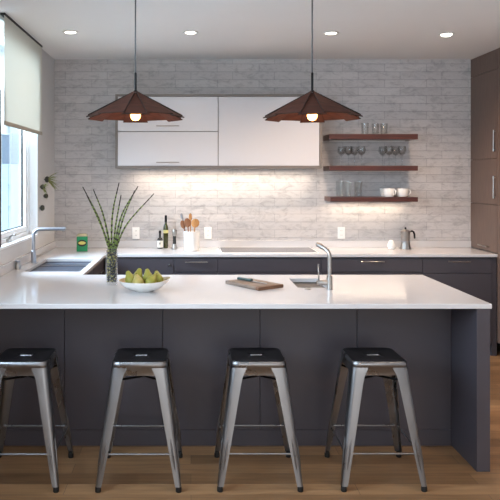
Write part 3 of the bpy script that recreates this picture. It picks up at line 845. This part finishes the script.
def bottle(name, loc, prof, m, lb, labz=None, labm='label', capz=None, r=.02, w=1.0):
    t = thing(name, lb, 'bottle', loc)
    MB().lathe(prof, n=24).build('glass_body', m, t)
    if labz:
        MB().lathe([(r+.0006, labz[0]), (r+.0006, labz[1])], n=24, caps=(False, False)).build('paper_label', labm, t)
    if capz:
        MB().lathe([(capz[2], capz[0]), (capz[2], capz[1]), (capz[2]*.8, capz[1]+.002)], n=18).build('cap', 'black', t)
    return t
small = bottle('oil_bottle', cl(160,248.6), [(.024,0),(.027,.003),(.027,.085),(.022,.10),(.0105,.108),(.010,.145)], 'oil', 'short dark square shouldered bottle with white label on the back counter', (.012,.078), 'label', (.146,.172,.0125), .027)
MB().box(-.006, .006, -.0292, -.0278, .05, .056).box(-.002, .002, -.0292, -.0278, .036, .064).build('label_print', 'slot', small)
bottle('wine_bottle', cl(165.8,247.6), [(.022,0),(.0245,.004),(.0245,.19),(.022,.21),(.011,.235),(.0105,.25)], 'wineg', 'tall olive green bottle standing beside the short labelled one', (.145,.175), 'labely', (.251,.315,.0118), .0245)
p = cl(174.5,249.2)
ml = thing('pepper_mill', 'small steel and dark pepper mill between bottle and crock', 'pepper mill', p)
MB().lathe([(.027,0),(.027,.012),(.022,.03),(.018,.05)], n=24).build('base', 'steel', ml)
MB().lathe([(.0165,.0505),(.0155,.09),(.0165,.125)], n=24).build('grip', 'slot', ml)
MB().lathe([(.018,.1255),(.023,.14),(.024,.175),(.020,.186),(.008,.188)], n=24).build('head', 'steel', ml)
p = cl(191.7,250.5)
cr_ = tag(MB().lathe([(.066,0),(.071,.004),(.075,.16),(.076,.182),(.072,.182),(.070,.16),(.066,.012),(.001,.01)], n=40).build('utensil_crock', 'ceramic', loc=p), 'white ceramic crock full of wooden spoons beside the outlet', 'crock')
def spoon(dx, dy, tip, head, m, lb, tilt):
    base_ = Vector((p.x+dx, p.y+dy, p.z+.014))
    t = thing('kitchen_utensil', lb, 'utensil', base_, group='utensils in the crock')
    top = Vector((tip[0]-base_.x, tip[1]-base_.y, tip[2]-base_.z)); d = top.normalized()
    MB().tube([Vector((0,0,0)), top-d*head[1]*1.6], [.005,.0055], 10).build('handle', m, t)
    yy = Vector((0,1,0)); yy = (yy-d*yy.dot(d)).normalized(); xx = yy.cross(d); rot = Matrix((xx, yy, d)).transposed()
    q = MB(); c = top-d*head[1]
    prof = [(math.sin(PI*k/12), -math.cos(PI*k/12)) for k in range(13)]
    rings = []
    for r, z in prof:
        r = max(r, .02)
        rings.append([c+rot @ Vector((head[0]*r*math.cos(2*PI*j/20), .009*r*math.sin(2*PI*j/20)+(.010*(r**2)), head[1]*z)) for j in range(20)])
    q.loft(rings); q.build('head', m, t)
    return t
S_ = 106.7
def tipat(px, py, dy): v = P(px, py, S_); return (v.x, p.y+dy, v.z)
spoon(-.01, .02, tipat(190.3,213.5,.04), (.016,.036), 'spoon1', 'tallest narrow wooden spoon at the back of the crock', 0)
spoon(-.01, -.01, tipat(186.8,218,-.02), (.031,.044), 'spoon2', 'darker brown wooden spoon in the middle of the crock', 0)
spoon(.01, .0, tipat(195.6,218.5,-.03), (.039,.042), 'spoon1', 'large light wooden spoon at the right of the crock', 0)
spoon(-.02, .01, tipat(181.8,220.5,.0), (.024,.040), 'spoon2', 'brown wooden spoon leaning left out of the crock', 0)
spoon(-.02, .02, tipat(181.0,213.5,.03), (.013,.028), 'chrome', 'shiny metal utensil leaning left behind the wooden spoons', 0)

# moka pot
p = cl(405.5, 249)
mk = thing('moka_pot', 'steel stovetop coffee maker with black handle on the back counter', 'coffee maker', p)
MB().lathe([(.052,0),(.053,.004),(.043,.058),(.042,.066)], n=10, smooth=False).build('boiler', 'steel', mk)
MB().lathe([(.043,.0665),(.045,.074),(.043,.078)], n=30).build('collar', 'chrome', mk)
q = MB(); q.lathe([(.040,.0785),(.043,.12),(.047,.168),(.045,.170)], n=10, smooth=False); q.poly([(-.044,-.012,.145),(-.044,.012,.145),(-.062,0,.170)], .002, (0,0,1))
q.build('pot', 'steel', mk)
MB().lathe([(.046,.1705),(.044,.175),(.02,.186),(.008,.188)], n=10, smooth=False).build('lid', 'steel', mk)
MB().lathe([(.006,.1885),(.009,.194),(.010,.203),(.006,.208)], n=14).build('lid_knob', 'black', mk)
MB().tube([(.043,0,.165),(.062,0,.172),(.078,0,.163),(.086,0,.14),(.088,0,.10)], [.007,.009,.009,.009,.0075], 10).build('handle', 'black', mk)
p = cl(391.4, 249)
sb_ = thing('sugar_bowl', 'small round white lidded pot left of the coffee maker', 'sugar bowl', p)
MB().lathe([(.022,0),(.030,.003),(.037,.025),(.036,.045),(.028,.058)], n=28).build('pot', 'ceramic', sb_)
MB().lathe([(.030,.0585),(.029,.063),(.024,.076),(.012,.083),(.006,.086)], n=28).build('lid', 'ceramic', sb_)

# outlets on the backsplash
ob = None
for px, py, lb in ((136,233,'white wall outlet between the reed vase and the bottles'), (207.9,233,'white wall outlet just right of the utensil crock'), (341.2,232.8,'white wall outlet below the floating shelves')):
    v = Vector(((px-CX)/102, YB, H-(py-CY)/102))
    if not ob:
        ob = thing('wall_outlet', lb, 'outlet', v, group='white wall outlets on the backsplash')
        MB().box(-.036, .036, -.006, -.0005, -.058, .058, .002).build('cover_plate', 'plate', ob)
        for zz in (-.022, .022):
            r = MB().box(-.015, .015, -.009, -.0062, zz-.014, zz+.014, .001).build('socket', 'plate', ob)
            MB().box(-.007, -.005, -.0096, -.0091, zz-.006, zz+.006).box(.005, .007, -.0096, -.0091, zz-.006, zz+.006).build('slots', 'slot', r)
    else: dup(ob, v, lb)

# air plants in small wall pods on the left wall
pods = [(47.6,179.5,.03,True,'top wall pod holding a spiky air plant, by the window'), (43.2,187,.024,True,'second wall pod, left of and below the top air plant'), (46.5,196,.022,False,'third wall pod from the top, small and dark'), (42.8,208,.026,False,'lowest small wall pod beside the window')]
for px, py, r, plant, lb in pods:
    s_ = (CX-px)/(-(XL+.03)); v = Vector((XL, F/s_, H-(py-CY)/s_))
    t = thing('wall_planter', lb, 'planter', v, group='small pods on the left wall')
    q = MB(); q.lathe([(.004,0),(.006,.006),(r*.8,.012),(r,.022),(r*.95,.034),(r*.7,.042),(r*.6,.040),(r*.8,.030),(.001,.018)], mtx=Matrix.Rotation(PI/2, 3, 'Y'), n=20)
    q.build('pod', 'pod', t)
    q = MB()
    for k in range(24 if plant else 7):
        a = random.random()*2*PI; l = (.13 if r > .025 else .07) if plant else .025
        d = Vector((.5+.5*random.random(), math.cos(a)*.9, math.sin(a)*.9-.15)).normalized()
        if plant and r > .025: d = (d+Vector((.3,.15,-.05))).normalized()
        l *= .6+.6*random.random(); s0 = Vector((.02,0,0))
        q.tube([s0, s0+d*l*.5, s0+d*l+Vector((0,0,-.015))], [.004,.003,.0006], 5)
    q.build('leaves', 'leaf', t)

# ------------------------------------------------------------------ lights
def area(name, loc, rot, sx_, sy_, power, color, spread=None):
    l = bpy.data.lights.new(name, 'AREA'); l.shape = 'RECTANGLE'; l.size = sx_; l.size_y = sy_; l.energy = power; l.color = color
    if spread: l.spread = spread
    o = bpy.data.objects.new(name, l); COL.objects.link(o); o.location = loc; o.rotation_euler = rot; return o
def spot(name, loc, power, color, size=2.4, blend=.8, r=.04):
    l = bpy.data.lights.new(name, 'SPOT'); l.energy = power; l.color = color; l.spot_size = size; l.spot_blend = blend; l.shadow_soft_size = r
    o = bpy.data.objects.new(name, l); COL.objects.link(o); o.location = loc; return o
COOL, WARM = (.70,.85,1), (1,.72,.52)
area('daylight_window', (XL-2.2, 4.9, 3.0), (0, -math.radians(58), 0), 2.4, 2.4, 700, COOL)
area('daylight_side', (XL-.3, 1.75, 1.9), (0, -math.radians(104), 0), 1.5, 2.6, 105, COOL)
area('rear_fill', (1.1, YF-.35, 1.2), (-math.radians(114), 0, PI), 3.4, 2.1, 44, (1,.87,.76))  # added warm fill from behind the camera, tilted up to lift the ceiling
for px, py in ((70.5,31.8), (190.5,32.2), (331,32.8), (446.5,34)):
    v = onz(px, py, ZC); spot('downlight', (v.x, v.y, ZC-.03), {70.5: 3, 190.5: 18, 331: 50, 446.5: 66}[px], WARM)
for x in (-.6, .7, 2.2):
    for y in (2.2, 0): spot('near_fill_spot', (x, y, ZC-.03), 2 if x < 0 else 15 if x < 2 else 40, WARM)  # added unseen warm spots without fixtures, stronger on the right
for t in (pl, pr):
    l = bpy.data.lights.new('bulb_light', 'POINT'); l.energy = 2.2; l.color = (1,.68,.38); l.shadow_soft_size = .03
    o = bpy.data.objects.new('bulb_light', l); COL.objects.link(o); o.location = t.location+Vector((0,0,-.235))
area('under_cabinet_light', ((X0+X1)/2+.05, 6.25, Z0-.01), (0,0,0), 1.7, .03, 7.5, (1,.84,.68))
area('under_shelf_light', (1.71, 6.33, ZS3-.06), (0,0,0), .75, .02, 1.6, (1,.80,.60))

w = bpy.data.worlds.new('world'); bpy.context.scene.world = w; w.use_nodes = True
bg = w.node_tree.nodes['Background']; bg.inputs[0].default_value = (.72,.88,1,1); bg.inputs[1].default_value = 1.7

# ------------------------------------------------------------------ camera
cam = bpy.data.cameras.new('camera'); co = bpy.data.objects.new('camera', cam); COL.objects.link(co)
cam.sensor_fit = 'HORIZONTAL'; cam.sensor_width = 36; cam.lens = F/500*36
co.location = (0, 0, H); co.rotation_euler = (PI/2, 0, 0)
cam.shift_x = (250-CX)/500; cam.shift_y = -(250-CY)/500
cam.clip_end = 200
sc = bpy.context.scene; sc.camera = co
sc.view_settings.view_transform = 'Standard'; sc.view_settings.look = 'None'; sc.view_settings.gamma = 1
sc.view_settings.use_curve_mapping = False
sc.view_settings.exposure = 0.38
